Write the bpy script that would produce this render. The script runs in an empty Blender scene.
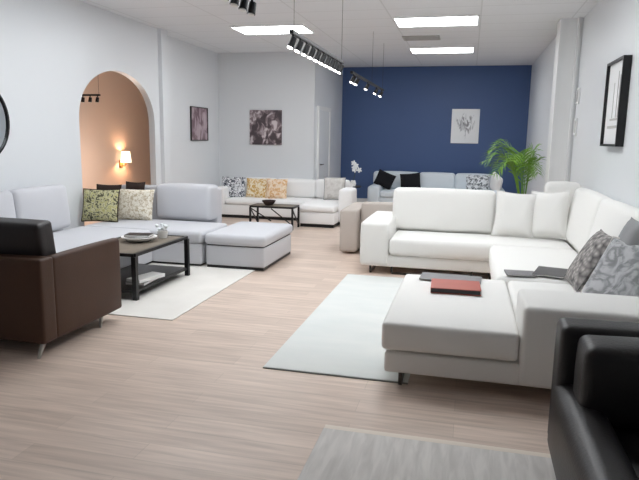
import bpy, bmesh, math, random
from mathutils import Vector, Matrix, Euler
random.seed(4)
S = bpy.context.scene
C = S.collection
PI = math.pi

# ------------------------------------------------------------------ materials
def new_mat(name):
    m = bpy.data.materials.new(name); m.use_nodes = True
    nt = m.node_tree
    return m, nt, nt.nodes['Principled BSDF']

def lnk(nt, a, b): nt.links.new(a, b)

def srgb(r, g, b):
    f = lambda c: (c/255/12.92) if c/255 <= .04045 else ((c/255+.055)/1.055)**2.4
    return (f(r), f(g), f(b), 1)

def mat(name, col, rough=.5, metal=0., bump=0., bscale=200., var=0., vscale=6., spec=.5, coord='Object', sheen=0.):
    m, nt, p = new_mat(name)
    p.inputs['Base Color'].default_value = col
    p.inputs['Roughness'].default_value = rough
    p.inputs['Metallic'].default_value = metal
    p.inputs['Specular IOR Level'].default_value = spec
    if sheen: p.inputs['Sheen Weight'].default_value = sheen
    tc = nt.nodes.new('ShaderNodeTexCoord')
    if bump:
        n = nt.nodes.new('ShaderNodeTexNoise'); n.inputs['Scale'].default_value = bscale; n.inputs['Detail'].default_value = 3
        lnk(nt, tc.outputs[coord], n.inputs['Vector'])
        b = nt.nodes.new('ShaderNodeBump'); b.inputs['Strength'].default_value = bump; b.inputs['Distance'].default_value = .01
        lnk(nt, n.outputs['Fac'], b.inputs['Height']); lnk(nt, b.outputs['Normal'], p.inputs['Normal'])
    if var:
        n = nt.nodes.new('ShaderNodeTexNoise'); n.inputs['Scale'].default_value = vscale; n.inputs['Detail'].default_value = 4
        lnk(nt, tc.outputs[coord], n.inputs['Vector'])
        mx = nt.nodes.new('ShaderNodeMix'); mx.data_type = 'RGBA'
        mx.inputs['A'].default_value = tuple(c*(1-var) for c in col[:3])+(1,)
        mx.inputs['B'].default_value = tuple(min(1, c*(1+var)) for c in col[:3])+(1,)
        lnk(nt, n.outputs['Fac'], mx.inputs['Factor']); lnk(nt, mx.outputs['Result'], p.inputs['Base Color'])
    return m

def emit(name, col, strength):
    m, nt, p = new_mat(name)
    p.inputs['Base Color'].default_value = col
    p.inputs['Emission Color'].default_value = col
    p.inputs['Emission Strength'].default_value = strength
    return m

def ramp_mat(name, tex, scale, stops, rough=.8, stretch=(1, 1, 1), detail=4, distortion=0., coord='Object', const=False, bump=0.):
    m, nt, p = new_mat(name)
    p.inputs['Roughness'].default_value = rough
    tc = nt.nodes.new('ShaderNodeTexCoord'); mp = nt.nodes.new('ShaderNodeMapping')
    mp.inputs['Scale'].default_value = stretch
    lnk(nt, tc.outputs[coord], mp.inputs['Vector'])
    if tex == 'noise':
        t = nt.nodes.new('ShaderNodeTexNoise'); t.inputs['Scale'].default_value = scale
        t.inputs['Detail'].default_value = detail; t.inputs['Distortion'].default_value = distortion; out = t.outputs['Fac']
    elif tex == 'voronoi':
        t = nt.nodes.new('ShaderNodeTexVoronoi'); t.inputs['Scale'].default_value = scale; out = t.outputs['Distance']
    else:
        t = nt.nodes.new('ShaderNodeTexWave'); t.inputs['Scale'].default_value = scale
        t.inputs['Distortion'].default_value = distortion; t.inputs['Detail'].default_value = detail; out = t.outputs['Fac']
    lnk(nt, mp.outputs['Vector'], t.inputs['Vector'])
    r = nt.nodes.new('ShaderNodeValToRGB')
    if const: r.color_ramp.interpolation = 'CONSTANT'
    els = r.color_ramp.elements
    els[0].position, els[0].color = stops[0]
    els[1].position, els[1].color = stops[-1]
    for ps, cl in stops[1:-1]:
        e = els.new(ps); e.color = cl
    lnk(nt, out, r.inputs['Fac']); lnk(nt, r.outputs['Color'], p.inputs['Base Color'])
    if bump:
        b = nt.nodes.new('ShaderNodeBump'); b.inputs['Strength'].default_value = bump; b.inputs['Distance'].default_value = .01
        lnk(nt, out, b.inputs['Height']); lnk(nt, b.outputs['Normal'], p.inputs['Normal'])
    return m

def floor_mat():
    m, nt, p = new_mat('pale wood planks')
    p.inputs['Roughness'].default_value = .38
    p.inputs['Specular IOR Level'].default_value = .45
    tc = nt.nodes.new('ShaderNodeTexCoord')
    br = nt.nodes.new('ShaderNodeTexBrick'); br.offset = .37
    br.inputs['Scale'].default_value = 1; br.inputs['Brick Width'].default_value = 1.5
    br.inputs['Row Height'].default_value = .16; br.inputs['Mortar Size'].default_value = .0018
    br.inputs['Mortar Smooth'].default_value = .3
    br.inputs['Color1'].default_value = srgb(220, 201, 187)
    br.inputs['Color2'].default_value = srgb(208, 189, 175)
    br.inputs['Mortar'].default_value = srgb(196, 179, 165)
    lnk(nt, tc.outputs['Object'], br.inputs['Vector'])
    mp = nt.nodes.new('ShaderNodeMapping'); mp.inputs['Scale'].default_value = (.9, 14, 1)
    lnk(nt, tc.outputs['Object'], mp.inputs['Vector'])
    n = nt.nodes.new('ShaderNodeTexNoise'); n.inputs['Scale'].default_value = 2.2; n.inputs['Detail'].default_value = 6
    n.inputs['Distortion'].default_value = .4
    lnk(nt, mp.outputs['Vector'], n.inputs['Vector'])
    r = nt.nodes.new('ShaderNodeValToRGB')
    r.color_ramp.elements[0].position = .3; r.color_ramp.elements[0].color = (.80, .78, .77, 1)
    r.color_ramp.elements[1].position = .7; r.color_ramp.elements[1].color = (1.08, 1.08, 1.08, 1)
    lnk(nt, n.outputs['Fac'], r.inputs['Fac'])
    mx = nt.nodes.new('ShaderNodeMix'); mx.data_type = 'RGBA'; mx.blend_type = 'MULTIPLY'; mx.inputs['Factor'].default_value = 1
    lnk(nt, br.outputs['Color'], mx.inputs['A']); lnk(nt, r.outputs['Color'], mx.inputs['B'])
    lnk(nt, mx.outputs['Result'], p.inputs['Base Color'])
    return m

def ceiling_mat():
    m, nt, p = new_mat('ceiling tiles')
    p.inputs['Roughness'].default_value = .9
    tc = nt.nodes.new('ShaderNodeTexCoord')
    br = nt.nodes.new('ShaderNodeTexBrick'); br.offset = 0
    br.inputs['Scale'].default_value = 1; br.inputs['Brick Width'].default_value = 1.2
    br.inputs['Row Height'].default_value = .6; br.inputs['Mortar Size'].default_value = .010
    br.inputs['Color1'].default_value = srgb(228, 230, 233); br.inputs['Color2'].default_value = srgb(226, 228, 231)
    br.inputs['Mortar'].default_value = srgb(212, 214, 216)
    mp = nt.nodes.new('ShaderNodeMapping'); mp.inputs['Location'].default_value = (1.15, -8.72, 0)
    lnk(nt, tc.outputs['Object'], mp.inputs['Vector'])
    lnk(nt, mp.outputs['Vector'], br.inputs['Vector']); lnk(nt, br.outputs['Color'], p.inputs['Base Color'])
    return m

def canvas_sketch_mat(name, paper, ink):
    m, nt, p = new_mat(name); p.inputs['Roughness'].default_value = .8
    tc = nt.nodes.new('ShaderNodeTexCoord')
    n = nt.nodes.new('ShaderNodeTexNoise'); n.inputs['Scale'].default_value = 5; n.inputs['Detail'].default_value = 5; n.inputs['Distortion'].default_value = 2.5
    mp = nt.nodes.new('ShaderNodeMapping'); mp.inputs['Scale'].default_value = (1.6, 1, .7)
    lnk(nt, tc.outputs['Object'], mp.inputs['Vector']); lnk(nt, mp.outputs['Vector'], n.inputs['Vector'])
    ln = nt.nodes.new('ShaderNodeVectorMath'); ln.operation = 'LENGTH'
    m2 = nt.nodes.new('ShaderNodeMapping'); m2.inputs['Scale'].default_value = (4.4, 1, 3.4)
    m2.inputs['Location'].default_value = (0, 0, -.15)
    lnk(nt, tc.outputs['Object'], m2.inputs['Vector']); lnk(nt, m2.outputs['Vector'], ln.inputs[0])
    ad = nt.nodes.new('ShaderNodeMath'); ad.operation = 'MULTIPLY_ADD'
    ad.inputs[1].default_value = -.33; lnk(nt, ln.outputs['Value'], ad.inputs[0]); lnk(nt, n.outputs['Fac'], ad.inputs[2])
    r = nt.nodes.new('ShaderNodeValToRGB')
    r.color_ramp.elements[0].position = .28; r.color_ramp.elements[0].color = paper
    r.color_ramp.elements[1].position = .52; r.color_ramp.elements[1].color = ink
    lnk(nt, ad.outputs['Value'], r.inputs['Fac']); lnk(nt, r.outputs['Color'], p.inputs['Base Color'])
    return m

M = {}
M['wall'] = mat('white wall paint', srgb(224, 227, 230), .36, bump=.02, bscale=60, spec=.4)
M['blue'] = mat('navy wall paint', srgb(68, 93, 138), .5, bump=.02, bscale=60)
M['taupe'] = mat('warm taupe wall paint', srgb(206, 188, 176), .7)
M['ceil'] = ceiling_mat()
M['floor'] = floor_mat()
M['trim'] = mat('white trim', srgb(236, 237, 237), .4)
M['white_fab'] = mat('ivory upholstery', srgb(236, 235, 232), .9, bump=.25, bscale=350, sheen=.1)
M['grey_fab'] = mat('pale grey upholstery', srgb(202, 203, 208), .9, bump=.25, bscale=350, sheen=.1)
M['far_white'] = mat('bright white upholstery', srgb(238, 238, 238), .9, bump=.2, bscale=300)
M['blue_white'] = mat('cool white upholstery', srgb(222, 230, 236), .9, bump=.2, bscale=300)
M['beige_fab'] = mat('beige upholstery', srgb(192, 183, 176), .9, bump=.25, bscale=300)
M['brown'] = mat('brown leather', srgb(72, 48, 35), .5, bump=.12, bscale=90, var=.12, vscale=5, spec=.35)
M['dark_leather'] = mat('very dark brown leather', srgb(36, 30, 32), .45, bump=.12, bscale=90)
M['black_leather'] = mat('black leather', srgb(28, 25, 26), .42, bump=.15, bscale=80)
M['black_metal'] = mat('black metal', srgb(26, 26, 28), .4, metal=.2)
M['dark_steel'] = mat('dark steel', srgb(70, 68, 66), .3, metal=.8)
M['chrome'] = mat('brushed steel', srgb(190, 186, 180), .3, metal=.9)
M['black_fab'] = mat('black velvet', srgb(18, 18, 24), .95, bump=.2, bscale=200)
M['dark_brown_fab'] = mat('dark brown fabric', srgb(50, 38, 34), .95, bump=.2, bscale=200)
M['grout'] = mat('dark seam', srgb(50, 48, 50), .9)
M['wood_dark'] = mat('grey brown wood', srgb(120, 110, 98), .5, var=.25, vscale=12)
M['white'] = mat('white ceramic', srgb(240, 240, 238), .3)
M['paper'] = mat('white paper', srgb(236, 236, 234), .7)
M['grey_paper'] = mat('grey magazine cover', srgb(120, 118, 120), .45, var=.35, vscale=9)
M['dark_paper'] = mat('charcoal magazine cover', srgb(72, 70, 72), .4, var=.4, vscale=11)
M['red'] = mat('brick red cover', srgb(176, 88, 74), .5, var=.15, vscale=8)
M['panel'] = emit('lamp diffuser', (.95, .98, 1, 1), 14.0)
M['bulb'] = emit('spot bulb', (1, .97, .92, 1), 14.0)
M['vent'] = mat('vent metal', srgb(178, 177, 174), .6)
M['leaf'] = mat('palm leaf', srgb(112, 156, 48), .5, var=.35, vscale=14)
M['stem'] = mat('palm stem', srgb(84, 110, 44), .6)
M['soil'] = mat('potting soil', srgb(60, 46, 36), .95, bump=.5, bscale=60)
M['petal'] = mat('white petals', srgb(236, 240, 242), .6)
M['green_stem'] = mat('orchid stem', srgb(66, 84, 58), .6)
M['glass'] = mat('mirror glass', srgb(215, 222, 226), .06, metal=1.)
M['shade'] = emit('lit lamp shade', (1, .80, .56, 1), 2.2)
M['brass'] = mat('brass', srgb(170, 130, 80), .35, metal=.8)
M['oak'] = mat('warm oak', srgb(150, 112, 80), .5, var=.2, vscale=10)
W = srgb
M['floral'] = ramp_mat('yellow green floral print', 'noise', 26, [(0, W(52, 52, 40)), (.42, W(84, 82, 58)), (.5, W(206, 202, 166)), (.62, W(166, 160, 96)), (1, W(226, 222, 200))], distortion=1.2)
M['beige_print'] = ramp_mat('beige sprig print', 'noise', 30, [(0, W(150, 130, 104)), (.42, W(196, 182, 156)), (.52, W(232, 226, 212)), (1, W(240, 236, 226))], distortion=1.)
M['bw_print'] = ramp_mat('black and white print', 'noise', 24, [(0, W(30, 34, 46)), (.46, W(60, 66, 80)), (.52, W(226, 228, 232)), (1, W(238, 238, 240))], distortion=1.6)
M['yellow_print'] = ramp_mat('mustard print', 'noise', 20, [(0, W(170, 122, 56)), (.45, W(206, 166, 96)), (.55, W(236, 224, 198)), (1, W(240, 234, 222))], distortion=1.2)
M['orange_print'] = ramp_mat('peach print', 'noise', 16, [(0, W(150, 96, 58)), (.42, W(222, 178, 128)), (.55, W(238, 218, 194)), (1, W(240, 230, 218))], distortion=1.2)
M['grey_floral'] = ramp_mat('grey floral print', 'noise', 15, [(0, W(70, 76, 82)), (.44, W(110, 116, 122)), (.52, W(228, 232, 236)), (1, W(234, 238, 240))], distortion=1.5)
M['grey_damask'] = ramp_mat('grey damask', 'noise', 9, [(0, W(96, 100, 102)), (.42, W(140, 142, 144)), (.56, W(182, 183, 186)), (1, W(205, 206, 208))], distortion=2., bump=.2)
M['knit'] = ramp_mat('chunky grey knit', 'voronoi', 26, [(0, W(196, 190, 184)), (.45, W(146, 142, 140)), (1, W(70, 68, 70))], bump=.7)
M['grey_plain'] = mat('mid grey fabric', srgb(150, 151, 153), .95, bump=.3, bscale=200)
M['taupe_print'] = ramp_mat('pale taupe print', 'noise', 14, [(0, W(160, 154, 150)), (.5, W(206, 202, 198)), (1, W(224, 222, 220))], distortion=1.)
M['rug_mint'] = ramp_mat('pale mint rug', 'noise', 1.6, [(0, W(206, 212, 210)), (.5, W(218, 221, 219)), (1, W(230, 230, 227))], rough=1, stretch=(1, 2.6, 1), detail=6, bump=.15)
M['rug_grey'] = ramp_mat('grey streaked rug', 'noise', 5., [(0, W(182, 178, 174)), (.45, W(208, 204, 200)), (.6, W(218, 214, 210)), (1, W(232, 228, 223))], rough=1, stretch=(5, .7, 1), detail=6, distortion=.6, bump=.15)
M['rug_cream'] = ramp_mat('cream rug', 'noise', 2.2, [(0, W(208, 204, 198)), (.5, W(222, 219, 214)), (1, W(234, 231, 226))], rough=1, detail=6, bump=.15)
M['fringe'] = mat('cream binding', srgb(232, 222, 210), .95)
M['rug_edge'] = mat('grey green binding', srgb(122, 124, 120), .95)
M['print_house'] = ramp_mat('faded brown street print', 'noise', 7, [(0, W(54, 46, 50)), (.44, W(82, 72, 76)), (.53, W(140, 124, 128)), (.6, W(206, 196, 198)), (1, W(222, 214, 214))], distortion=.8, stretch=(1, 1, .8), detail=5)
M['print_rose'] = ramp_mat('faded rose brown print', 'noise', 6, [(0, W(80, 64, 70)), (.42, W(120, 98, 106)), (.55, W(178, 160, 168)), (1, W(208, 196, 202))], distortion=.8, stretch=(1, 1.6, .6), detail=5)
M['sketch'] = canvas_sketch_mat('grey flower sketch on canvas', W(244, 246, 247), W(112, 112, 118))
M['mat_board'] = mat('white mat board', srgb(226, 227, 228), .7)

# ------------------------------------------------------------------ mesh helpers
def tm(bm, verts, mtx): bmesh.ops.transform(bm, matrix=mtx, verts=verts)

def rbox(bm, x0, x1, y0, y1, z0, z1, r=.03, n=4, puff=(0, 0, 0), sag=0., mtx=None):
    """rounded box; puff = outward bulge of the x, y and z faces"""
    h = [(x1-x0)/2, (y1-y0)/2, (z1-z0)/2]; c = Vector(((x0+x1)/2, (y0+y1)/2, (z0+z1)/2))
    r = min([r]+[k*.98 for k in h])
    ax = []
    for k in h:
        a = [-k, -k+r*.25, -k+r*.6]
        inner = [(-k+r)+(2*(k-r))*i/n for i in range(n+1)]
        ax.append(a+inner+[k-r*.6, k-r*.25, k])
    cache = {}
    def V(p):
        key = tuple(round(v, 6) for v in p)
        if key in cache: return cache[key]
        q = [max(-(h[i]-r), min(h[i]-r, p[i])) for i in range(3)]
        d = Vector([p[i]-q[i] for i in range(3)])
        o = Vector(q)+(d.normalized()*r if d.length > 1e-9 else Vector())
        u = [o[i]/h[i] if h[i] else 0 for i in range(3)]
        w = [max(0, 1-u[i]**2) for i in range(3)]
        o.x += puff[0]*u[0]*w[1]*w[2]; o.y += puff[1]*u[1]*w[0]*w[2]; o.z += puff[2]*u[2]*w[0]*w[1]
        if sag: o.z -= sag*w[0]*(1-.0*u[1])*(.5+.5*u[2])
        o += c
        if mtx is not None: o = mtx @ o
        v = bm.verts.new(o); cache[key] = v
        return v
    for a in range(3):
        b, d = (a+1) % 3, (a+2) % 3
        for s in (-1, 1):
            for i in range(len(ax[b])-1):
                for j in range(len(ax[d])-1):
                    f = []
                    for (ii, jj) in ((i, j), (i+1, j), (i+1, j+1), (i, j+1)):
                        p = [0, 0, 0]; p[a] = s*h[a]; p[b] = ax[b][ii]; p[d] = ax[d][jj]
                        f.append(V(p))
                    if s < 0: f.reverse()
                    try: bm.faces.new(f)
                    except ValueError: pass
    return bm

def box(bm, x0, x1, y0, y1, z0, z1, mtx=None):
    vs = [Vector((x, y, z)) for x in (x0, x1) for y in (y0, y1) for z in (z0, z1)]
    if mtx is not None: vs = [mtx @ v for v in vs]
    v = [bm.verts.new(p) for p in vs]
    for f in ((0, 1, 3, 2), (4, 6, 7, 5), (0, 4, 5, 1), (2, 3, 7, 6), (0, 2, 6, 4), (1, 5, 7, 3)):
        bm.faces.new([v[i] for i in f])
    return bm

def tube(bm, pts, r, seg=8, cap=True):
    pts = [Vector(p) for p in pts]
    rr = r if isinstance(r, (list, tuple)) else [r]*len(pts)
    rings = []
    for i, p in enumerate(pts):
        d = (pts[min(i+1, len(pts)-1)]-pts[max(i-1, 0)]).normalized()
        up = Vector((0, 0, 1)) if abs(d.z) < .95 else Vector((0, 1, 0))
        a = d.cross(up).normalized(); b = d.cross(a)
        rings.append([bm.verts.new(p+(a*math.cos(2*PI*k/seg)+b*math.sin(2*PI*k/seg))*rr[i]) for k in range(seg)])
    for i in range(len(rings)-1):
        for k in range(seg):
            bm.faces.new([rings[i][k], rings[i][(k+1) % seg], rings[i+1][(k+1) % seg], rings[i+1][k]])
    if cap:
        bm.faces.new(rings[0][::-1]); bm.faces.new(rings[-1])
    return bm

def bar(bm, p0, p1, w, h=None):
    """square-section bar between two points"""
    h = h or w
    p0, p1 = Vector(p0), Vector(p1); d = (p1-p0).normalized()
    up = Vector((0, 0, 1)) if abs(d.z) < .95 else Vector((0, 1, 0))
    a = d.cross(up).normalized()*w/2; b = d.cross(a).normalized()*h/2
    r = [[bm.verts.new(p+sa*a+sb*b) for sa, sb in ((-1, -1), (1, -1), (1, 1), (-1, 1))] for p in (p0, p1)]
    for k in range(4):
        bm.faces.new([r[0][k], r[0][(k+1) % 4], r[1][(k+1) % 4], r[1][k]])
    bm.faces.new(r[0][::-1]); bm.faces.new(r[1])
    return bm

def lathe(bm, prof, c=(0, 0, 0), seg=20):
    c = Vector(c); rings = []
    for r, z in prof:
        if r < 1e-6: rings.append([bm.verts.new(c+Vector((0, 0, z)))])
        else: rings.append([bm.verts.new(c+Vector((r*math.cos(2*PI*k/seg), r*math.sin(2*PI*k/seg), z))) for k in range(seg)])
    for i in range(len(rings)-1):
        A, B = rings[i], rings[i+1]
        for k in range(seg):
            f = [A[k % len(A)], A[(k+1) % len(A)], B[(k+1) % len(B)], B[k % len(B)]]
            g = []
            for v in f:
                if v not in g: g.append(v)
            if len(g) > 2:
                try: bm.faces.new(g)
                except ValueError: pass
    return bm

def pillow(bm, w, h, t, n=14, pinch=.05):
    """soft square cushion standing in the xz plane, centre at the origin, thickness along y"""
    grid = {}
    for s in (-1, 1):
        for i in range(n+1):
            for j in range(n+1):
                u, v = -1+2*i/n, -1+2*j/n
                edge = i in (0, n) or j in (0, n)
                if edge and s == 1: grid[s, i, j] = grid[-1, i, j]; continue
                x = u*(1-pinch*(1-v*v)*abs(u)); z = v*(1-pinch*(1-u*u)*abs(v))
                th = ((1-u**4)*(1-v**4))**.6
                rip = .04*math.sin(5*u+3*v*s)*th
                grid[s, i, j] = bm.verts.new((x*w/2, s*t/2*(th+rip), z*h/2))
    for s in (-1, 1):
        for i in range(n):
            for j in range(n):
                f = [grid[s, i, j], grid[s, i+1, j], grid[s, i+1, j+1], grid[s, i, j+1]]
                if s == 1: f.reverse()
                bm.faces.new(f)
    return bm

def pillow_edge(bm, w, h, r, pinch=.05, n=14):
    pts = []
    f = lambda u, v: (u*(1-pinch*(1-v*v)*abs(u))*w/2, 0, v*(1-pinch*(1-u*u)*abs(v))*h/2)
    for i in range(n): pts.append(f(-1+2*i/n, -1))
    for i in range(n): pts.append(f(1, -1+2*i/n))
    for i in range(n): pts.append(f(1-2*i/n, 1))
    for i in range(n+1): pts.append(f(-1, 1-2*i/n))
    return tube(bm, pts, r, 6, cap=False)

def world_loc(o):
    v = Vector()
    while o is not None: v += Vector(o.location); o = o.parent
    return v

def smooth(me):
    for p in me.polygons: p.use_smooth = True

def obj(name, bm, m, parent=None, origin=None, sm=True, local=False, label=None):
    bmesh.ops.recalc_face_normals(bm, faces=bm.faces)
    off = Vector(origin) if origin is not None else (Vector() if local else world_loc(parent))
    if off.length: bmesh.ops.translate(bm, vec=-off, verts=bm.verts)
    me = bpy.data.meshes.new(name); bm.to_mesh(me); bm.free()
    if sm:
        smooth(me)
        try: me.set_sharp_from_angle(angle=math.radians(40))
        except Exception: pass
    me.materials.append(m)
    o = bpy.data.objects.new(name, me); C.objects.link(o)
    if parent is not None: o.parent = parent
    elif origin is not None: o.location = origin
    if label: o['label'] = label
    return o

def tag(o, label, cat, group=None, kind=None):
    o['label'] = label; o['category'] = cat
    if group: o['group'] = group
    if kind: o['kind'] = kind
    return o

def thing(name, label, cat, loc=(0, 0, 0), group=None):
    o = bpy.data.objects.new(name, None); C.objects.link(o); o.location = loc
    o.empty_display_size = .1
    return tag(o, label, cat, group)

def struct(name, bm, m, sm=False):
    o = obj(name, bm, m, sm=sm); o['kind'] = 'structure'
    return o

def dup(o, loc, label=None, rot=None):
    """a copy of a thing with its parts and sub-parts"""
    r = o.copy(); C.objects.link(r); r.location = loc
    if rot is not None: r.rotation_euler = rot
    if label: r['label'] = label
    for ch in list(o.children):
        c = ch.copy(); C.objects.link(c); c.parent = r
        for g in list(ch.children):
            d = g.copy(); C.objects.link(d); d.parent = c
    return r

B = bmesh.new
def RB(*a, **k): return rbox(B(), *a, **k)
def BX(*a, **k): return box(B(), *a, **k)

# ------------------------------------------------------------------ room shell
H = 3.2
XL, XLF = -4.87, -5.05      # arch wall, further left wall
XR, XRF = 1.40, 1.235        # right wall, further right wall
YB, YBL = 11.75, 14.4       # white rear wall, navy rear wall
XJ = -3.02                  # side wall of the navy alcove
Y0 = -2.5
struct('floor', BX(-9, 3, Y0, 15, -.1, 0), M['floor'])
struct('ceiling', BX(-9, 3, Y0, 15, H, H+.1), M['ceil'])

# arch wall: profile in the y-z plane extruded along x
def arch_wall():
    bm = B()
    ya, yb, zs, zt = 6.86, 8.78, 1.72, 2.43
    t = .10
    yc, ry, rz = (ya+yb)/2, (yb-ya)/2, zt-zs
    n = 28
    arc = [(yc-ry*math.cos(PI*i/n), zs+rz*math.sin(PI*i/n)**.92) for i in range(n+1)]
    ys, ye = Y0, 9.15
    def quad(p):
        for x in (XL, XL-t):
            bm.faces.new([bm.verts.new((x, a, b)) for a, b in p])
    quad([(ys, 0), (ya, 0), (ya, zs), (ya, H), (ys, H)])
    quad([(yb, 0), (ye, 0), (ye, H), (yb, H), (yb, zs)])
    for i in range(n):
        quad([arc[i], arc[i+1], (arc[i+1][0], H), (arc[i][0], H)])
    edge = [(ya, 0)]+arc+[(yb, 0)]
    for i in range(len(edge)-1):
        (a, b), (c, d) = edge[i], edge[i+1]
        bm.faces.new([bm.verts.new(p) for p in ((XL, a, b), (XL, c, d), (XL-t, c, d), (XL-t, a, b))])
    bm.faces.new([bm.verts.new(p) for p in ((XL, ye, 0), (XL, ye, H), (XLF-.12, ye, H), (XLF-.12, ye, 0))])
    bmesh.ops.remove_doubles(bm, verts=bm.verts, dist=1e-4)
    return bm
w = struct('wall_left', arch_wall(), M['wall'])
struct('wall_left_rear', BX(XLF-.12, XLF, 9.15, YB+.1, 0, H), M['wall'])
struct('wall_back', BX(XLF-.12, XJ, YB, YB+.12, 0, H), M['wall'])
struct('wall_alcove', BX(XJ-.1, XJ, YB+.12, YBL+.1, 0, H), M['wall'])
struct('wall_back_navy', BX(XJ-.1, XRF+.3, YBL, YBL+.12, 0, H), M['blue'])
struct('wall_right', BX(XR, XR+.12, Y0, 9.1, 0, H), M['wall'])
struct('wall_right_rear', BX(XRF, XRF+.3, 9.45, YBL, 0, H), M['wall'])
# squared column between the two lengths of right wall, with two raised edge beads
bm = BX(1.11, XR+.12, 9.1, 9.45, 0, H); box(bm, 1.11, 1.135, 9.075, 9.1, 0, H); box(bm, 1.33, 1.36, 9.06, 9.1, 0, H)
struct('column', bm, M['trim'])
struct('trim_1', BX(XL, XL+.065, 8.95, 9.15, 0, H), M['wall'])
def base(name, a): struct(name, BX(*a), M['trim'])
base('baseboard_left', (XL, XL+.015, Y0, 6.86, 0, .11))
base('baseboard_right', (XR-.015, XR, Y0, 9.06, 0, .11))
base('baseboard_back', (XLF, XJ, YB-.015, YB, 0, .11))
base('baseboard_back_navy', (XJ, XRF, YBL-.015, YBL, 0, .11))
# room beyond the arch
struct('wall_arch_room_left', BX(-7.0, -6.9, 5.0, 13.7, 0, H), M['taupe'])
struct('wall_arch_room_back', BX(-6.9, XLF-.12, 13.6, 13.7, 0, H), M['taupe'])
struct('wall_arch_room_front', BX(-6.9, XL-.10, 5.0, 5.1, 0, H), M['taupe'])
# door in the alcove side wall
d = struct('door_1', BX(XJ, XJ+.03, 12.05, 12.95, .01, 2.1), M['wall'])
bm = B()
for a in ((XJ, XJ+.045, 11.97, 12.05, 0, 2.18), (XJ, XJ+.045, 12.95, 13.03, 0, 2.18), (XJ, XJ+.045, 12.05, 12.95, 2.1, 2.18)): box(bm, *a)
fr = obj('door_frame', bm, M['trim'], d, sm=False)
bm = B(); tube(bm, [(XJ+.03, 12.15, 1.0), (XJ+.08, 12.15, 1.0), (XJ+.08, 12.27, 1.0)], .011)
obj('door_handle', bm, M['dark_steel'], d)

# ------------------------------------------------------------------ ceiling fittings
def troffer(label, x, y, wx=1.14, wy=.60):
    t = thing('ceiling_light', label, 'ceiling light', (x, y, H), 'ceiling panel lights')
    bm = B(); f = .025
    for a in ((-wx/2, wx/2, -wy/2, -wy/2+f), (-wx/2, wx/2, wy/2-f, wy/2), (-wx/2, -wx/2+f, -wy/2+f, wy/2-f), (wx/2-f, wx/2, -wy/2+f, wy/2-f)):
        box(bm, *a, -.018, 0)
    obj('frame', bm, M['trim'], t, sm=False, local=True)
    obj('diffuser', box(B(), -wx/2+f, wx/2-f, -wy/2+f, wy/2-f, -.012, -.004), M['panel'], t, sm=False, local=True)
    return t
t0 = troffer('bright white ceiling panel light nearer the camera of the two beside the vent', -.55, 8.99, 1.17, .70)
dup(t0, (-.60, 11.83, H), 'bright white ceiling panel light close to the navy wall')
t1 = dup(t0, (-3.07, 9.28, H), 'bright white ceiling panel light above the left sofas, crossed by the track lights')
for i, (x, y) in enumerate(((-.55, 6.15), (-3.07, 6.44), (-.55, 4.9), (-3.07, 4.9))):  # unseen panels; the nearer pair is placed for its light, off the row spacing
    dup(t0, (x, y, H), 'unseen white ceiling panel light overhead beyond the top edge of the photo')
t = thing('air_vent', 'small grey slotted air vent between the two right ceiling lights', 'vent', (-.87, 10.4, H))
bm = B(); 
for a in ((-.3, .3, -.2, -.17), (-.3, .3, .17, .2), (-.3, -.27, -.17, .17), (.27, .3, -.17, .17)): box(bm, *a, -.015, 0)
obj('frame', bm, M['vent'], t, sm=False, local=True)
bm = B()
for k in range(7): box(bm, -.27, .27, -.15+k*.047, -.125+k*.047, -.012, -.003)
obj('slats', bm, M['vent'], t, sm=False, local=True)

def track(label, x, y0, y1, z, heads, wires, tilt=.5, xdir=-1, length=.13, lit=True, name='track_light', stem=.03):
    t = thing(name, label, 'track light', (x, y0, z), None)
    obj('rail', box(B(), -.018, .018, 0, y1-y0, -.012, .018), M['black_metal'], t, sm=False, local=True)
    for yw in wires:
        obj('suspension_wire', tube(B(), [(0, yw-y0, .018), (0, yw-y0, H-z)], .0022, 6), M['dark_steel'], t, local=True)
    for yh in heads:
        bm = B(); a = Vector((0, yh-y0, -.012))
        tube(bm, [a, a+Vector((0, 0, -stem))], .009, 8)
        c = a+Vector((0, 0, -stem-.02)); d = Vector((xdir*math.sin(tilt), -.25, -math.cos(tilt))).normalized()
        tube(bm, [c-d*.03, c-d*.028, c+d*length, c+d*length], [.016, .026, .030, .026], 12)
        h = obj('lamp_head', bm, M['black_metal'], t, local=True)
        e = c+d*(length+.001)
        obj('bulb', tube(B(), [e, e+d*.006], .023, 12), M['bulb'] if lit else M['white'], h, local=True)
    return t
track('row of ten black spotlights hanging on a track in front of the white rear wall', -1.47, 4.92, 6.98, 2.4,
      [4.97+.215*k for k in range(10)], [5.0, 6.93], tilt=.35, xdir=-1, length=.06)
track('black track spotlights cut by the top edge of the photo', -1.47, 1.6, 4.05, 2.56, [3.22, 3.38, 3.54, 3.70, 3.85, 4.0], [1.9, 3.2], tilt=.08, length=.05, lit=False, stem=.12)
track('dim far track of spotlights against the navy wall', -1.56, 8.0, 11.0, 2.4, [8.15, 8.45, 9.3, 10.2, 10.8], [9.7, 10.9], tilt=.45, length=.06)
t = track('three small black spotlights in the warm room behind the arch', -6.2, 8.95, 9.33, 2.20, [9.0, 9.14, 9.28], [8.97, 9.31], tilt=.1, length=.05, lit=False)
t.rotation_euler = (0, 0, -PI/2); t.location = (-6.52, 9.25, 2.20)

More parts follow.
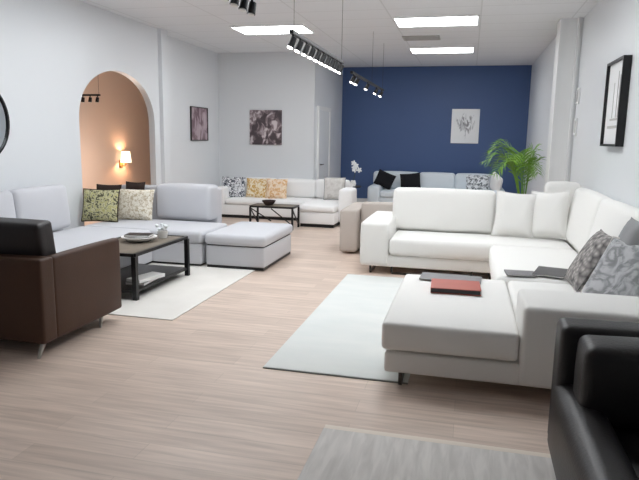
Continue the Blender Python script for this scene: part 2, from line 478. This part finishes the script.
# ------------------------------------------------------------------ wall things
# mirror
t = thing('round_mirror', 'round black framed wall mirror cut by the left edge of the photo', 'mirror', (XL, 5.19, 1.665))
bm = B(); n = 40; r0, r1 = .395, .415
ring = [[], [], [], []]
for k in range(n):
    a = 2*PI*k/n
    for i, (r, x) in enumerate(((r0, .003), (r0, .035), (r1, .035), (r1, .003))):
        ring[i].append(bm.verts.new((x, r*math.cos(a), r*math.sin(a))))
for k in range(n):
    for i in range(4):
        bm.faces.new([ring[i][k], ring[i][(k+1) % n], ring[(i+1) % 4][(k+1) % n], ring[(i+1) % 4][k]])
obj('frame', bm, M['black_metal'], t, local=True)
bm = B(); bmesh.ops.create_cone(bm, cap_ends=True, segments=40, radius1=r0, radius2=r0, depth=.012)
tm(bm, bm.verts, Matrix.Translation((.012, 0, 0)) @ Matrix.Rotation(PI/2, 4, 'Y'))
obj('mirror_glass', bm, M['glass'], t, local=True)

def picture(name, label, cat, loc, w, h, depth, axis, art, frame=None, fw=.02):
    """axis 'y': hangs on a wall facing -y; '+x' / '-x': on a side wall"""
    t = thing(name, label, cat, loc)
    R = {'y': Matrix(), '+x': Matrix.Rotation(PI/2, 4, 'Z'), '-x': Matrix.Rotation(-PI/2, 4, 'Z')}[axis]
    if frame is None:
        obj('canvas', rbox(B(), -w/2, w/2, -depth, -.0002, -h/2, h/2, .006, 2, mtx=None), art, t, local=True)
    else:
        bm = B()
        for a in ((-w/2, w/2, -h/2, -h/2+fw), (-w/2, w/2, h/2-fw, h/2), (-w/2, -w/2+fw, -h/2+fw, h/2-fw), (w/2-fw, w/2, -h/2+fw, h/2-fw)):
            box(bm, a[0], a[1], -depth, -.003, a[2], a[3])
        obj('frame', bm, frame, t, sm=False, local=True)
        obj('print', box(B(), -w/2+fw, w/2-fw, -depth*.6, -.004, -h/2+fw, h/2-fw), art, t, sm=False, local=True)
    t.rotation_euler = R.to_euler()
    return t
picture('canvas_print', 'square brown street scene print on the white rear wall', 'picture', (-4.03, YB, 1.735), .68, .69, .03, 'y', M['print_house'])
picture('canvas_print', 'narrow looking rose brown print on the far left wall', 'picture', (XLF, 10.78, 1.77), .74, .63, .03, '+x', M['print_rose'], M['dark_steel'], .015)
picture('canvas_print', 'white canvas with a grey flower sketch on the navy wall', 'picture', (-.125, YBL, 1.858), .62, .775, .035, 'y', M['sketch'])
t = picture('shadow_box_picture', 'deep black box frame with white mat on the right wall', 'picture', (XR, 6.55, 1.925), .70, .83, .075, '-x', M['mat_board'], M['black_metal'], .022)
bm = B()
for a in ((-.12, .30, -.165, -.145), (-.2, .30, -.24, -.215), (.10, .115, -.14, .30), (.18, .19, -.14, .26), (-.05, -.04, -.14, .2)):
    box(bm, a[0], a[1], -.05, -.045, a[2], a[3])
obj('skyline_drawing', bm, M['vent'], t, sm=False, local=True)
t = picture('small_picture', 'tiny dark framed picture beside the column on the right wall', 'picture', (XR, 8.93, 2.16), .17, .21, .025, '-x', M['grey_paper'], M['trim'], .025)
t = picture('small_picture', 'tiny pale grey framed picture below the dark one by the column', 'picture', (XR, 8.93, 1.75), .17, .22, .025, '-x', M['vent'], M['trim'], .025)

# lamp and console behind the arch
t = thing('wall_lamp', 'small glowing wall lamp seen through the arch', 'lamp', (-6.9, 11.0, .98))
obj('mount', rbox(B(), 0, .03, -.05, .05, -.10, .06, .01, 2), M['brass'], t, local=True)
obj('lamp_arm', tube(B(), [(.025, 0, -.05), (.10, 0, -.06), (.13, 0, -.02), (.13, 0, .03)], .01, 8), M['brass'], t, local=True)
obj('lamp_shade', lathe(B(), [(.11, -.02), (.085, .20), (.08, .20), (.105, -.02), (.11, -.02)], (.13, 0, .03)), M['shade'], t, local=True)
def pt(name, loc, power, col, rad=.06):
    l = bpy.data.lights.new(name, 'POINT'); l.energy = power; l.color = col; l.shadow_soft_size = rad
    o = bpy.data.objects.new(name, l); C.objects.link(o); o.location = loc; return o
pt('lamp_bulb', (-6.77, 11.0, 1.10), 16, (1, .76, .54), .1)
pt('warm_room_fill', (-5.9, 9.6, 1.0), 40, (1, .84, .72), .3)  # added fill light without a fixture, brightens the room beyond the arch

# ------------------------------------------------------------------ rugs
def rug(name, label, x0, x1, y0, y1, m, edge=None, ew=.02, z=.010):
    t = thing(name, label, 'rug', ((x0+x1)/2, (y0+y1)/2, 0))
    obj('pile', RB(x0, x1, y0, y1, .0005, z, .004, 6), m, t)
    if edge:
        for a in ((x0, x1, y0-ew, y0), (x0, x1, y1, y1+ew)):
            obj('binding', RB(*a, .0005, z*.8, .003, 1), edge, t)
    return t
rug('area_rug', 'large pale mint rug under the ivory sectional', -1.28, -.30, 3.68, 6.62, M['rug_mint'], M['rug_edge'], .014)
rug('area_rug', 'grey streaked rug with cream edge at the bottom of the photo', -.68, 1.3, .6, 2.94, M['rug_grey'], M['fringe'], .045)
rug('area_rug', 'cream rug under the left coffee table', -4.1, -2.36, 4.46, 6.9, M['rug_cream'])

# ------------------------------------------------------------------ ivory sectional on the right
t = thing('sectional_sofa', 'large ivory L shaped sectional with chaise along the right wall', 'sofa', (.3, 5.6, 0))
wf = M['white_fab']
bm = RB(-.45, 1.37, 3.6, 5.0, .095, .232, .02, 2); rbox(bm, .30, 1.37, 5.0, 6.76, .095, .232, .02, 2); rbox(bm, -1.16, 1.37, 6.76, 7.9, .095, .232, .02, 2)
obj('base', bm, wf, t)
obj('chaise_cushion', RB(-.47, .35, 3.585, 5.02, .246, .425, .028, 6, (.012, .012, .014)), wf, t)
obj('seat_cushion', RB(.36, 1.14, 4.08, 5.02, .24, .43, .04, 5, (.0, .01, .012)), wf, t)
obj('seat_cushion', RB(.27, 1.14, 5.03, 6.62, .235, .445, .05, 6, (.012, .012, .015)), wf, t)
obj('seat_cushion', RB(-.83, 1.14, 6.72, 7.42, .236, .432, .045, 6, (.0, .014, .015)), wf, t)
obj('arm', RB(.36, 1.37, 3.575, 4.07, .10, .595, .035, 5, (.008, .006, .008)), wf, t)
obj('arm', RB(-1.17, -.84, 6.74, 7.9, .10, .605, .04, 5, (.01, .01, .012)), wf, t)
bm = RB(-.84, 1.37, 7.68, 7.9, .2, .72, .04, 4); rbox(bm, 1.19, 1.375, 4.07, 7.68, .2, .72, .04, 4)
obj('back_frame', bm, wf, t)
obj('back_cushion', RB(-.885, .34, 7.42, 7.68, .435, .945, .05, 6, (.01, .02, .012)), wf, t)
def lean_x(base_x, ang, y0, y1, z0, hh, th, r=.06, puff=(.03, .01, .015)):
    mt = Matrix.Translation((base_x, 0, z0)) @ Matrix.Rotation(ang, 4, 'Y')
    return rbox(B(), 0, th, y0, y1, 0, hh, r, 6, puff, mtx=mt)
obj('back_cushion', lean_x(1.10, .20, 6.10, 7.46, .455, .60, .17), wf, t)
obj('back_cushion', lean_x(1.10, .20, 4.72, 6.08, .455, .60, .17), wf, t)
obj('back_cushion', lean_x(1.10, .20, 4.10, 4.70, .455, .58, .17), wf, t)
obj('corner_cushion', RB(.90, 1.30, 7.50, 7.70, .46, 1.07, .06, 5, (.01, .02, .015)), wf, t)
def sled(p, q, h=.095, w=.022):
    p, q = Vector(p), Vector(q); up = Vector((0, 0, h)); a = Vector((0, 0, .011))
    bm = B(); bar(bm, p+a, q+a, w, .02); bar(bm, p+Vector((0, 0, .021)), p+up, w, w); bar(bm, q+Vector((0, 0, .021)), q+up, w, w)
    return bm
Z1 = .011
for p, q in (((-.345, 3.62, Z1), (-.345, 4.85, Z1)), ((1.25, 3.66, 0), (1.25, 4.8, 0)), ((-1.05, 6.82, 0), (-1.05, 7.84, 0)), ((.3, 6.82, 0), (.3, 7.84, 0)), ((-.8, 6.82, 0), (.1, 6.82, 0))):
    obj('leg', sled(p, q, .097-p[2]), M['dark_steel'], t)

def throw(name, label, m, loc, w, h, t_, rot, group=None, edge=None, pinch=.05, cat='pillow'):
    """rot: Euler degrees (x lean, y roll, z heading); loc is the pillow's centre"""
    e = [math.radians(a) for a in rot]
    if edge is None:
        o = obj(name, pillow(B(), w, h, t_, pinch=pinch), m, None, None, local=True)
        tag(o, label, cat, group)
    else:
        o = thing(name, label, cat, loc, group)
        obj('cover', pillow(B(), w, h, t_, pinch=pinch), m, o, local=True)
        obj('piping', pillow_edge(B(), w, h, .008, pinch), edge, o, local=True)
    o.location = loc; o.rotation_euler = e
    return o
throw('throw_pillow', 'plain ivory pillow beside the long back cushion of the ivory sectional', wf, (.56, 7.32, .695), .47, .54, .20, (-12, 3, -4), None, wf, .10)
throw('throw_pillow', 'plain ivory pillow in the corner of the ivory sectional', wf, (.93, 7.28, .715), .44, .56, .20, (-12, -5, -26), None, wf, .10)
throw('throw_pillow', 'large grey damask pillow with pale edge against the near right arm', M['grey_damask'], (1.065, 4.33, .665), .52, .52, .15, (-33, 0, -56), None, M['taupe_print'])
throw('throw_pillow', 'chunky grey knit pillow seen edge on behind the damask pillow', M['knit'], (.935, 4.87, .665), .46, .48, .11, (-30, 0, -88), None)
throw('throw_pillow', 'plain mid grey pillow at the right edge behind the damask pillow', M['grey_plain'], (1.085, 4.52, .77), .30, .54, .10, (-18, 0, -84), None)

# things on the sectional
def book(name, label, cat, cover, loc, w, d, h, rz=0, pages=True):
    t = thing(name, label, cat, loc)
    t.rotation_euler = (0, 0, math.radians(rz))
    c = max(.002, h*.12)
    obj('cover', box(box(box(B(), -w/2, w/2, -d/2, d/2, h-c, h), -w/2, w/2, -d/2, d/2, 0, c), -w/2, -w/2+c, -d/2, d/2, c, h-c), cover, t, sm=False, local=True)
    obj('pages', box(B(), -w/2+c, w/2-.004, -d/2+.004, d/2-.004, c, h-c), M['paper'] if pages is True else pages, t, sm=False, local=True)
    return t
book('book', 'brick red book with dark edges lying on the chaise', 'book', M['red'], (-.045, 4.50, .442), .36, .30, .04, 2, M['dark_leather'])
book('magazine', 'thin grey magazine behind the red book on the chaise', 'magazine', M['grey_paper'], (-.09, 4.86, .4415), .48, .24, .010, -3)
book('magazine', 'pale grey magazine lying left on the seat of the ivory sectional', 'magazine', M['grey_paper'], (.47, 5.16, .454), .24, .20, .010, 4)
book('magazine', 'dark charcoal magazine lying on the seat near the knit pillow', 'magazine', M['dark_paper'], (.72, 5.26, .458), .24, .36, .014, -14)

# ------------------------------------------------------------------ black leather armchair, front right
t = thing('leather_armchair', 'black leather armchair cut by the lower right corner', 'armchair', (.85, 2.4, 0))
bl = M['black_leather']
obj('base', RB(.47, 1.29, 1.75, 2.9, .1, .27, .03, 3), bl, t)
obj('backrest', RB(.445, 1.32, 2.76, 2.95, .12, .735, .035, 5, (.0, .01, .006)), bl, t)
obj('back_cushion', RB(.505, 1.25, 2.50, 2.73, .40, .728, .04, 5, (.01, .02, .02)), bl, t)
obj('seat_cushion', RB(.625, 1.145, 1.78, 2.72, .26, .385, .05, 5, (.01, .01, .015)), bl, t)
obj('arm', RB(.43, .62, 1.72, 2.86, .105, .47, .07, 5, (.01, .01, .008)), bl, t)
obj('arm', RB(1.15, 1.34, 1.72, 2.86, .105, .47, .07, 5, (.01, .01, .008)), bl, t)
for x in (.52, 1.25):
    for y in (1.85, 2.82): obj('leg', tube(B(), [(x, y, .011), (x, y, .11)], [.016, .022], 10), M['black_metal'], t)

# ------------------------------------------------------------------ brown leather sofa, front left
t = thing('leather_sofa', 'brown leather sofa with dark back cushion at the left edge', 'sofa', (-3.7, 3.9, 0))
br = M['brown']
obj('base', RB(-4.5, -2.83, 3.46, 4.36, .1, .3, .02, 3), br, t)
obj('arm', RB(-2.865, -2.79, 3.555, 4.40, .095, .70, .025, 5, (.004, .004, .006)), br, t)
obj('arm', RB(-4.6, -4.525, 3.555, 4.40, .095, .70, .025, 5, (.004, .004, .006)), br, t)
obj('backrest', RB(-4.6, -2.79, 3.42, 3.565, .095, .70, .02, 5, (.0, .003, .0)), br, t)
obj('seat_cushion', RB(-4.52, -2.87, 3.58, 4.39, .3, .44, .05, 5, (.0, .01, .012)), br, t)
for x0, x1 in ((-3.69, -2.872), (-4.52, -3.70)):
    obj('back_cushion', rbox(B(), x0, x1, -.08, .08, 0, .485, .03, 6, (.0, .03, .008), mtx=Matrix.Translation((0, 3.67, .45)) @ Matrix.Rotation(math.radians(8), 4, 'X')), M['dark_leather'], t, label='near black leather back cushion')
for x in (-2.86, -4.5):
    for y, dy in ((3.47, -.07), (4.16, -.03)): obj('leg', tube(B(), [(x+.03, y+dy, 0), (x+.02, y, .1)], [.011, .02], 10), M['chrome'], t)

# ------------------------------------------------------------------ pale grey sectional by the arch
t = thing('sectional_sofa', 'pale grey sectional along the left wall under the arch', 'sofa', (-4.2, 6.3, 0))
gf = M['grey_fab']
bm = RB(-4.84, -3.66, 4.5, 6.46, .035, .28, .02, 3); rbox(bm, -4.84, -3.02, 6.46, 7.84, .035, .28, .02, 3)
obj('base', bm, gf, t)
obj('seat_cushion', RB(-4.62, -3.65, 4.5, 6.44, .285, .43, .045, 6, (.01, .01, .014)), gf, t)
obj('seat_cushion', RB(-4.62, -3.015, 6.45, 7.28, .285, .43, .045, 6, (.008, .01, .014)), gf, t)
obj('back_frame', RB(-4.85, -4.72, 4.5, 6.25, .25, .74, .03, 3), gf, t)
obj('back_frame', RB(-4.84, -3.34, 7.66, 7.86, .25, .84, .04, 4), gf, t)
for y0, y1 in ((4.42, 5.30), (5.32, 6.16)):
    obj('back_cushion', rbox(B(), 0, .17, y0, y1, 0, .50, .05, 6, (.025, .01, .012), mtx=Matrix.Translation((-4.70, 0, .445)) @ Matrix.Rotation(-.10, 4, 'Y')), gf, t)
obj('back_cushion', RB(-4.08, -3.29, 7.30, 7.64, .435, .895, .05, 6, (.01, .02, .012)), gf, t)
obj('plinth', BX(-4.8, -3.06, 6.50, 7.8, .001, .036), M['black_metal'], t, sm=False)
obj('plinth', BX(-4.8, -3.70, 4.55, 6.50, .001, .036), M['black_metal'], t, sm=False)

t = thing('chaise_ottoman', 'backless pale grey ottoman at the right end of the grey sectional', 'ottoman', (-2.6, 7.1, 0))
obj('base', RB(-2.97, -2.24, 6.47, 7.58, .04, .275, .02, 3), gf, t)
obj('seat_cushion', RB(-2.985, -2.225, 6.45, 7.62, .285, .415, .045, 6, (.01, .01, .014)), gf, t)
obj('seam', BX(-2.955, -2.255, 6.485, 7.57, .27, .29), M['grout'], t, sm=False)
obj('plinth', BX(-2.96, -2.25, 6.48, 7.57, .011, .042), M['black_metal'], t, sm=False)

throw('throw_pillow', 'yellow green floral pillow with dark piping in the sectional corner', M['floral'], (-4.575, 6.80, .645), .48, .42, .16, (-14, 0, 10), None, M['dark_brown_fab'])
throw('throw_pillow', 'beige sprig pillow right of the floral pillow', M['beige_print'], (-4.27, 7.12, .635), .52, .42, .16, (-14, 0, 4), None)
throw('throw_pillow', 'dark brown pillow top showing behind the floral pillow', M['dark_brown_fab'], (-4.66, 7.10, .665), .36, .46, .08, (-12, 0, 6), None)
throw('throw_pillow', 'dark brown pillow top showing behind the beige sprig pillow', M['dark_brown_fab'], (-4.46, 7.42, .675), .30, .48, .10, (-12, 0, 0), None)

# ------------------------------------------------------------------ left coffee table and what is on it
t = thing('coffee_table', 'dark metal framed coffee table on the cream rug', 'table', (-3.3, 5.46, 0))
X0, X1, YN, YF, ZT = -3.62, -2.98, 4.92, 6.0, .455
obj('table_top', RB(X0+.03, X1-.03, YN+.03, YF-.03, ZT-.028, ZT-.002, .004, 2), M['wood_dark'], t)
bm = B()
for a, b in (((X0, YN), (X1, YN)), ((X0, YF), (X1, YF)), ((X0, YN), (X0, YF)), ((X1, YN), (X1, YF))):
    bar(bm, (a[0], a[1], ZT-.015), (b[0], b[1], ZT-.015), .032, .03)
obj('top_rail', bm, M['black_metal'], t, sm=False)
for x in (X0, X1):
    for y in (YN, YF): obj('leg', bar(B(), (x, y, .0105), (x, y, ZT-.03), .044), M['black_metal'], t, sm=False)
bm = B()
for a, b in (((X0, YN), (X1, YN)), ((X0, YF), (X1, YF)), ((X0, YN), (X0, YF)), ((X1, YN), (X1, YF))):
    bar(bm, (a[0], a[1], .09), (b[0], b[1], .09), .022)
obj('stretcher', bm, M['black_metal'], t, sm=False)
obj('shelf', RB(X0+.01, X1-.01, YN+.01, YF-.01, .09, .104, .003, 2), M['dark_steel'], t)
book('magazine', 'open white magazine on the lower shelf of the left coffee table', 'magazine', M['paper'], (-3.06, 5.26, .1335), .17, .36, .03, -14)
book('book', 'grey book under the white magazine on the table shelf', 'book', M['grey_paper'], (-3.10, 5.27, .1045), .20, .36, .028, 4)
t = thing('serving_bowl', 'shallow cream bowl on the left coffee table', 'bowl', (-3.30, 5.56, .4535))
lathe_b = lathe(B(), [(0, 0), (.10, 0), (.17, .035), (.185, .05), (.175, .052), (.10, .018), (0, .016)], seg=28)
obj('bowl', lathe_b, M['white'], t, local=True)
book('book', 'small dark book lying across the cream bowl', 'book', M['dark_leather'], (-3.30, 5.56, .506), .26, .17, .022, 12)
t = thing('flower_cup', 'small white cup of white flowers on the left coffee table', 'flowers', (-3.17, 5.82, .4535))
obj('cup', lathe(B(), [(0, 0), (.045, 0), (.06, .08), (.055, .08), (.04, .01), (0, .01)]), M['white'], t, local=True)
bm = B()
for k in range(16):
    a = random.random()*2*PI; r = random.random()*.085
    bmesh.ops.create_icosphere(bm, subdivisions=1, radius=.022, matrix=Matrix.Translation((r*math.cos(a), r*math.sin(a), .085+random.random()*.06)))
obj('blossoms', bm, M['petal'], t, local=True)

# ------------------------------------------------------------------ far white sofa with chaise, left rear
t = thing('sectional_sofa', 'bright white sofa along the white rear wall', 'sofa', (-3.2, 11, 0))
fw = M['far_white']
bm = RB(-4.75, -2.86, 10.72, 11.70, .06, .26, .02, 2); rbox(bm, -2.86, -2.20, 10.05, 11.70, .06, .26, .02, 2)
obj('base', bm, fw, t)
for x0, x1 in ((-4.50, -3.69), (-3.68, -2.87)):
    obj('seat_cushion', RB(x0, x1, 10.70, 11.45, .265, .375, .04, 5, (.005, .01, .012)), fw, t)
    obj('back_cushion', RB(x0, x1, 11.32, 11.54, .38, .735, .06, 5, (.01, .02, .012)), fw, t)
obj('chaise_cushion', RB(-2.86, -2.205, 10.04, 11.45, .265, .385, .04, 5, (.01, .01, .012)), fw, t)
obj('back_cushion', RB(-2.86, -2.205, 11.26, 11.52, .39, .75, .06, 5, (.01, .02, .012)), fw, t)
obj('back_frame', RB(-4.75, -2.2, 11.54, 11.71, .06, .66, .03, 3), fw, t)
obj('arm', RB(-4.75, -4.51, 10.72, 11.54, .06, .58, .04, 4, (.01, .01, .01)), fw, t)
obj('arm', RB(-2.205, -1.965, 10.35, 10.90, .06, .655, .05, 4, (.01, .01, .01)), fw, t)
obj('plinth', BX(-2.82, -2.22, 10.09, 11.6, .001, .062), M['black_metal'], t, sm=False)
obj('plinth', BX(-4.7, -2.82, 10.77, 11.6, .001, .062), M['black_metal'], t, sm=False)
throw('throw_pillow', 'black and white printed pillow on the far white sofa', M['bw_print'], (-4.45, 11.02, .565), .50, .42, .15, (-12, 0, 0))
throw('throw_pillow', 'mustard printed pillow on the far white sofa', M['yellow_print'], (-3.98, 11.06, .555), .44, .40, .15, (-12, 0, 0))
throw('throw_pillow', 'peach printed pillow right of the mustard one', M['orange_print'], (-3.57, 11.05, .56), .42, .40, .15, (-12, 0, 4))
throw('throw_pillow', 'pale taupe pillow with dark corner beside the right arm of the far white sofa', M['taupe_print'], (-2.42, 11.02, .61), .40, .42, .15, (-10, 0, 8), None, M['grey_plain'])

# far coffee table
t = thing('coffee_table', 'small black framed coffee table with crossed braces before the far white sofa', 'table', (-3.2, 9.75, 0))
X0, X1, YN, YF, ZT = -3.58, -2.83, 9.62, 10.0, .39
bm = B()
for a, b in (((X0, YN), (X1, YN)), ((X0, YF), (X1, YF)), ((X0, YN), (X0, YF)), ((X1, YN), (X1, YF))):
    bar(bm, (a[0], a[1], ZT-.015), (b[0], b[1], ZT-.015), .03, .03)
obj('top_rail', bm, M['black_metal'], t, sm=False)
obj('table_top', RB(X0+.015, X1-.015, YN+.015, YF-.015, ZT-.02, ZT-.002, .004, 2), M['wood_dark'], t)
for x in (X0, X1):
    for y in (YN, YF): obj('leg', bar(B(), (x, y, 0), (x, y, ZT-.03), .03), M['black_metal'], t, sm=False)
for x in (X0, X1):
    obj('brace', bar(B(), (x, YN, ZT-.04), (x, YF, .05), .016), M['black_metal'], t, sm=False)
obj('brace', bar(B(), (X0, YN, ZT-.04), ((X0+X1)/2, YN, .14), .016), M['black_metal'], t, sm=False)
obj('brace', bar(B(), (X1, YN, .08), ((X0+X1)/2, YN, ZT-.04), .016), M['black_metal'], t, sm=False)
bm = lathe(B(), [(0, 0), (.06, 0), (.11, .06), (.12, .085), (.11, .085), (.05, .015), (0, .012)])
o = obj('decor_bowl', bm, M['dark_brown_fab'], None, None, local=True); o.location = (-3.30, 9.78, ZT-.0018)
tag(o, 'small dark bowl on the far black coffee table', 'bowl')

# ------------------------------------------------------------------ beige sofa in the middle, seen from behind
t = thing('sofa', 'beige sofa seen from behind past the ivory sectional', 'sofa', (-.9, 8.3, 0))
bf = M['beige_fab']
obj('base', RB(-1.6, -.1, 8.05, 8.85, .06, .27, .02, 3), bf, t)
obj('arm', RB(-1.645, -1.40, 7.84, 8.88, .03, .605, .04, 5, (.006, .006, .01)), bf, t)
obj('arm', RB(-.25, -.02, 7.98, 8.88, .03, .63, .04, 5, (.006, .006, .01)), bf, t)
obj('backrest', RB(-1.39, -.26, 8.01, 8.2, .06, .69, .04, 5, (.0, .01, .01)), bf, t)
obj('seat_cushion', RB(-1.39, -.26, 8.21, 8.87, .27, .43, .04, 5, (.0, .01, .012)), bf, t)
for x in (-1.58, -.08):
    for y in (8.03, 8.82): obj('leg', tube(B(), [(x, y, 0), (x, y, .065)], .018, 8), M['black_metal'], t)

# ------------------------------------------------------------------ sofa along the navy wall
t = thing('sofa', 'long cool white sofa along the navy wall', 'sofa', (-.7, 13.85, 0))
bw = M['blue_white']
obj('base', RB(-2.1, .72, 13.35, 14.34, .06, .25, .02, 3), bw, t)
obj('arm', RB(-2.17, -1.90, 13.3, 14.34, .05, .50, .06, 5, (.01, .01, .012)), bw, t)
obj('arm', RB(.54, .80, 13.3, 14.34, .05, .50, .06, 5, (.01, .01, .012)), bw, t)
obj('back_frame', RB(-1.92, .56, 14.15, 14.35, .06, .70, .03, 4), bw, t)
for k in range(3):
    a = -1.89+k*.81
    obj('seat_cushion', RB(a, a+.80, 13.32, 14.0, .255, .40, .04, 5, (.005, .01, .012)), bw, t)
    obj('back_cushion', RB(a-(.25 if k == 0 else 0), a+.80, 13.92, 14.14, .41, .80, .06, 5, (.01, .02, .012)), bw, t)
for x in (-2.05, .68):
    for y in (13.4, 14.25): obj('leg', tube(B(), [(x, y, 0), (x, y, .065)], .02, 8), M['black_metal'], t)
throw('throw_pillow', 'black pillow tilted on its corner at the left end of the cool white sofa', M['black_fab'], (-1.84, 13.70, .625), .42, .36, .14, (-10, 22, 0))
throw('throw_pillow', 'black pillow lying upright right of the tilted one', M['black_fab'], (-1.26, 13.72, .61), .46, .36, .14, (-10, -6, 0))
throw('throw_pillow', 'white pillow with grey flowers on the cool white sofa near the palm', M['grey_floral'], (.22, 13.70, .61), .52, .38, .14, (-10, 0, 0))
throw('throw_pillow', 'plain white pillow leaning on the right arm of the cool white sofa', M['far_white'], (.60, 13.5, .64), .42, .40, .16, (0, 20, -65))

# orchid on a dark side table
t = thing('side_table', 'small black side table between the far white sofas', 'table', (-2.36, 12.3, 0))
obj('table_top', lathe(B(), [(0, .545), (.22, .545), (.22, .57), (0, .57)], (-2.36, 12.3, 0), 28), M['black_metal'], t)
obj('pedestal', lathe(B(), [(0, 0), (.16, 0), (.16, .02), (.025, .04), (.025, .545), (0, .545)], (-2.36, 12.3, 0), 20), M['black_metal'], t)
t = thing('potted_orchid', 'white orchid in a vase on the black side table before the navy wall', 'flower', (-2.30, 12.24, .570))
obj('vase', lathe(B(), [(0, 0), (.05, 0), (.065, .05), (.045, .12), (.04, .12), (.055, .05), (.04, .01), (0, .01)]), M['white'], t, local=True)
obj('stem', tube(B(), [(0, 0, .02), (.02, 0, .18), (.05, 0, .32), (.08, -.01, .42)], .006, 6), M['green_stem'], t, local=True)
for k in range(6):
    bm = B(); c = Vector((.08+random.uniform(-.075, .065), random.uniform(-.05, .05), .40+random.uniform(-.07, .08)))
    for i in range(5):
        a = 2*PI*i/5+k
        mt = Matrix.Translation(c) @ Matrix.Rotation(random.uniform(-.3, .3), 4, 'Z') @ Matrix.Rotation(a, 4, 'Y') @ Matrix.Translation((0, 0, .028)) @ Matrix.Diagonal((.6, .2, 1, 1))
        bmesh.ops.create_icosphere(bm, subdivisions=2, radius=.032, matrix=mt)
    obj('blossom', bm, M['petal'], t, local=True)

# ------------------------------------------------------------------ palm
t = thing('potted_palm', 'tall green palm in a pot in front of the right end of the navy wall', 'plant', (.86, 9.85, 0))
obj('pot', lathe(B(), [(0, 0), (.13, 0), (.17, .32), (.18, .34), (.16, .34), (.15, .29), (0, .29)], seg=24), M['white'], t, local=True)
obj('soil', lathe(B(), [(0, .31), (.158, .31), (.15, .292), (0, .292)], seg=24), M['soil'], t, local=True)
def frond(az, reach, height, droop, n=22):
    bm = B(); pts = []
    d = Vector((math.cos(az), math.sin(az), 0))
    for i in range(n+1):
        s = i/n
        pts.append(d*(.02+reach*s**1.35)+Vector((0, 0, .31+height*.96*math.sin(min(1, s*1.05)*PI/2*(1+droop*.35))/1.0*(1) - droop*.12*s**3)))
    tube(bm, pts, [.007*(1-.8*i/n)+.0015 for i in range(n+1)], 5)
    side = Vector((-d.y, d.x, 0))
    for i in range(8, n+1):
        s = i/n
        tan = (pts[min(i+1, n)]-pts[i-1]).normalized()
        L = .30*math.sin(PI*min(1, (s-.28)/.78*.85+.12))+.04
        for sg in (-1, 1):
            jit = random.uniform(-.12, .12)
            out = (side*sg*(.75+jit)+tan*.65+Vector((0, 0, .12))).normalized()
            p = pts[i]; q = p+out*L*.55; r_ = p+out*L+Vector((0, 0, -.10*L-.03))
            wd = tan*.012
            v = [bm.verts.new(x) for x in (p-wd*.6, p+wd*.6, q+wd, q-wd, r_)]
            bm.faces.new([v[0], v[1], v[2], v[3]]); bm.faces.new([v[3], v[2], v[4]])
    for v in bm.verts:
        if v.co.x > 0: v.co.x *= .66
    return bm
for k, (az, reach, hh, dr) in enumerate(((180, .50, 1.22, .45), (196, .62, 1.12, .7), (165, .40, 1.25, .3), (215, .55, 1.00, .9), (150, .55, 1.05, .7), (240, .42, 1.12, .6),
                                         (355, .20, 1.10, .55), (20, .17, 1.15, .5), (300, .42, 1.0, .8), (100, .4, 1.12, .6), (265, .2, .95, .3), (330, .16, .92, .7), (185, .32, .95, .5))):
    obj('frond', frond(math.radians(az), reach, hh, dr), M['leaf'], t, local=True, sm=False)
obj('stem_cluster', tube(tube(tube(B(), [(0, 0, .3), (-.02, 0, .62)], .02, 8), [(.04, .02, .3), (.06, .02, .55)], .016, 8), [(-.04, -.02, .3), (-.06, -.03, .5)], .015, 8), M['stem'], t, local=True)

# ------------------------------------------------------------------ light
def area(name, loc, sx, sy, power, col=(1, 1, 1)):
    l = bpy.data.lights.new(name, 'AREA'); l.shape = 'RECTANGLE'; l.size = sx; l.size_y = sy; l.energy = power; l.color = col
    o = bpy.data.objects.new(name, l); C.objects.link(o); o.location = loc
    return o
wd = bpy.data.worlds.new('World'); S.world = wd; wd.use_nodes = True
bg = wd.node_tree.nodes['Background']; bg.inputs['Color'].default_value = (.86, .93, 1, 1); bg.inputs['Strength'].default_value = .10

# ------------------------------------------------------------------ camera
f_px, cx, cy = 600., 319.5, 240.
vp = Vector((470-cx, 140-cy, f_px)).normalized()      # direction of the room's depth in camera space (x right, y down, z forward)
r = Vector((1, .016, 0)); up = vp.cross(r).normalized()
if up.y > 0: up = -up
xr = vp.cross(up)
if xr.x < 0: xr = -xr
rows = (xr, vp, up)
right = Vector([a.x for a in rows]); down = Vector([a.y for a in rows]); fwd = Vector([a.z for a in rows])
cam = bpy.data.cameras.new('Camera'); co = bpy.data.objects.new('Camera', cam); C.objects.link(co)
mw = Matrix((right, -down, -fwd)).transposed().to_4x4(); mw.translation = (0, 0, 1.55)
co.matrix_world = mw
cam.sensor_fit = 'HORIZONTAL'; cam.sensor_width = 36; cam.lens = 36*f_px/639; cam.clip_start = .05; cam.clip_end = 60
S.camera = co

S.view_settings.view_transform = 'Standard'; S.view_settings.look = 'None'
S.view_settings.gamma = 1; S.view_settings.use_curve_mapping = False
S.view_settings.exposure = -0.08
S.cycles.use_denoising = True
S.cycles.max_bounces = 10; S.cycles.diffuse_bounces = 8
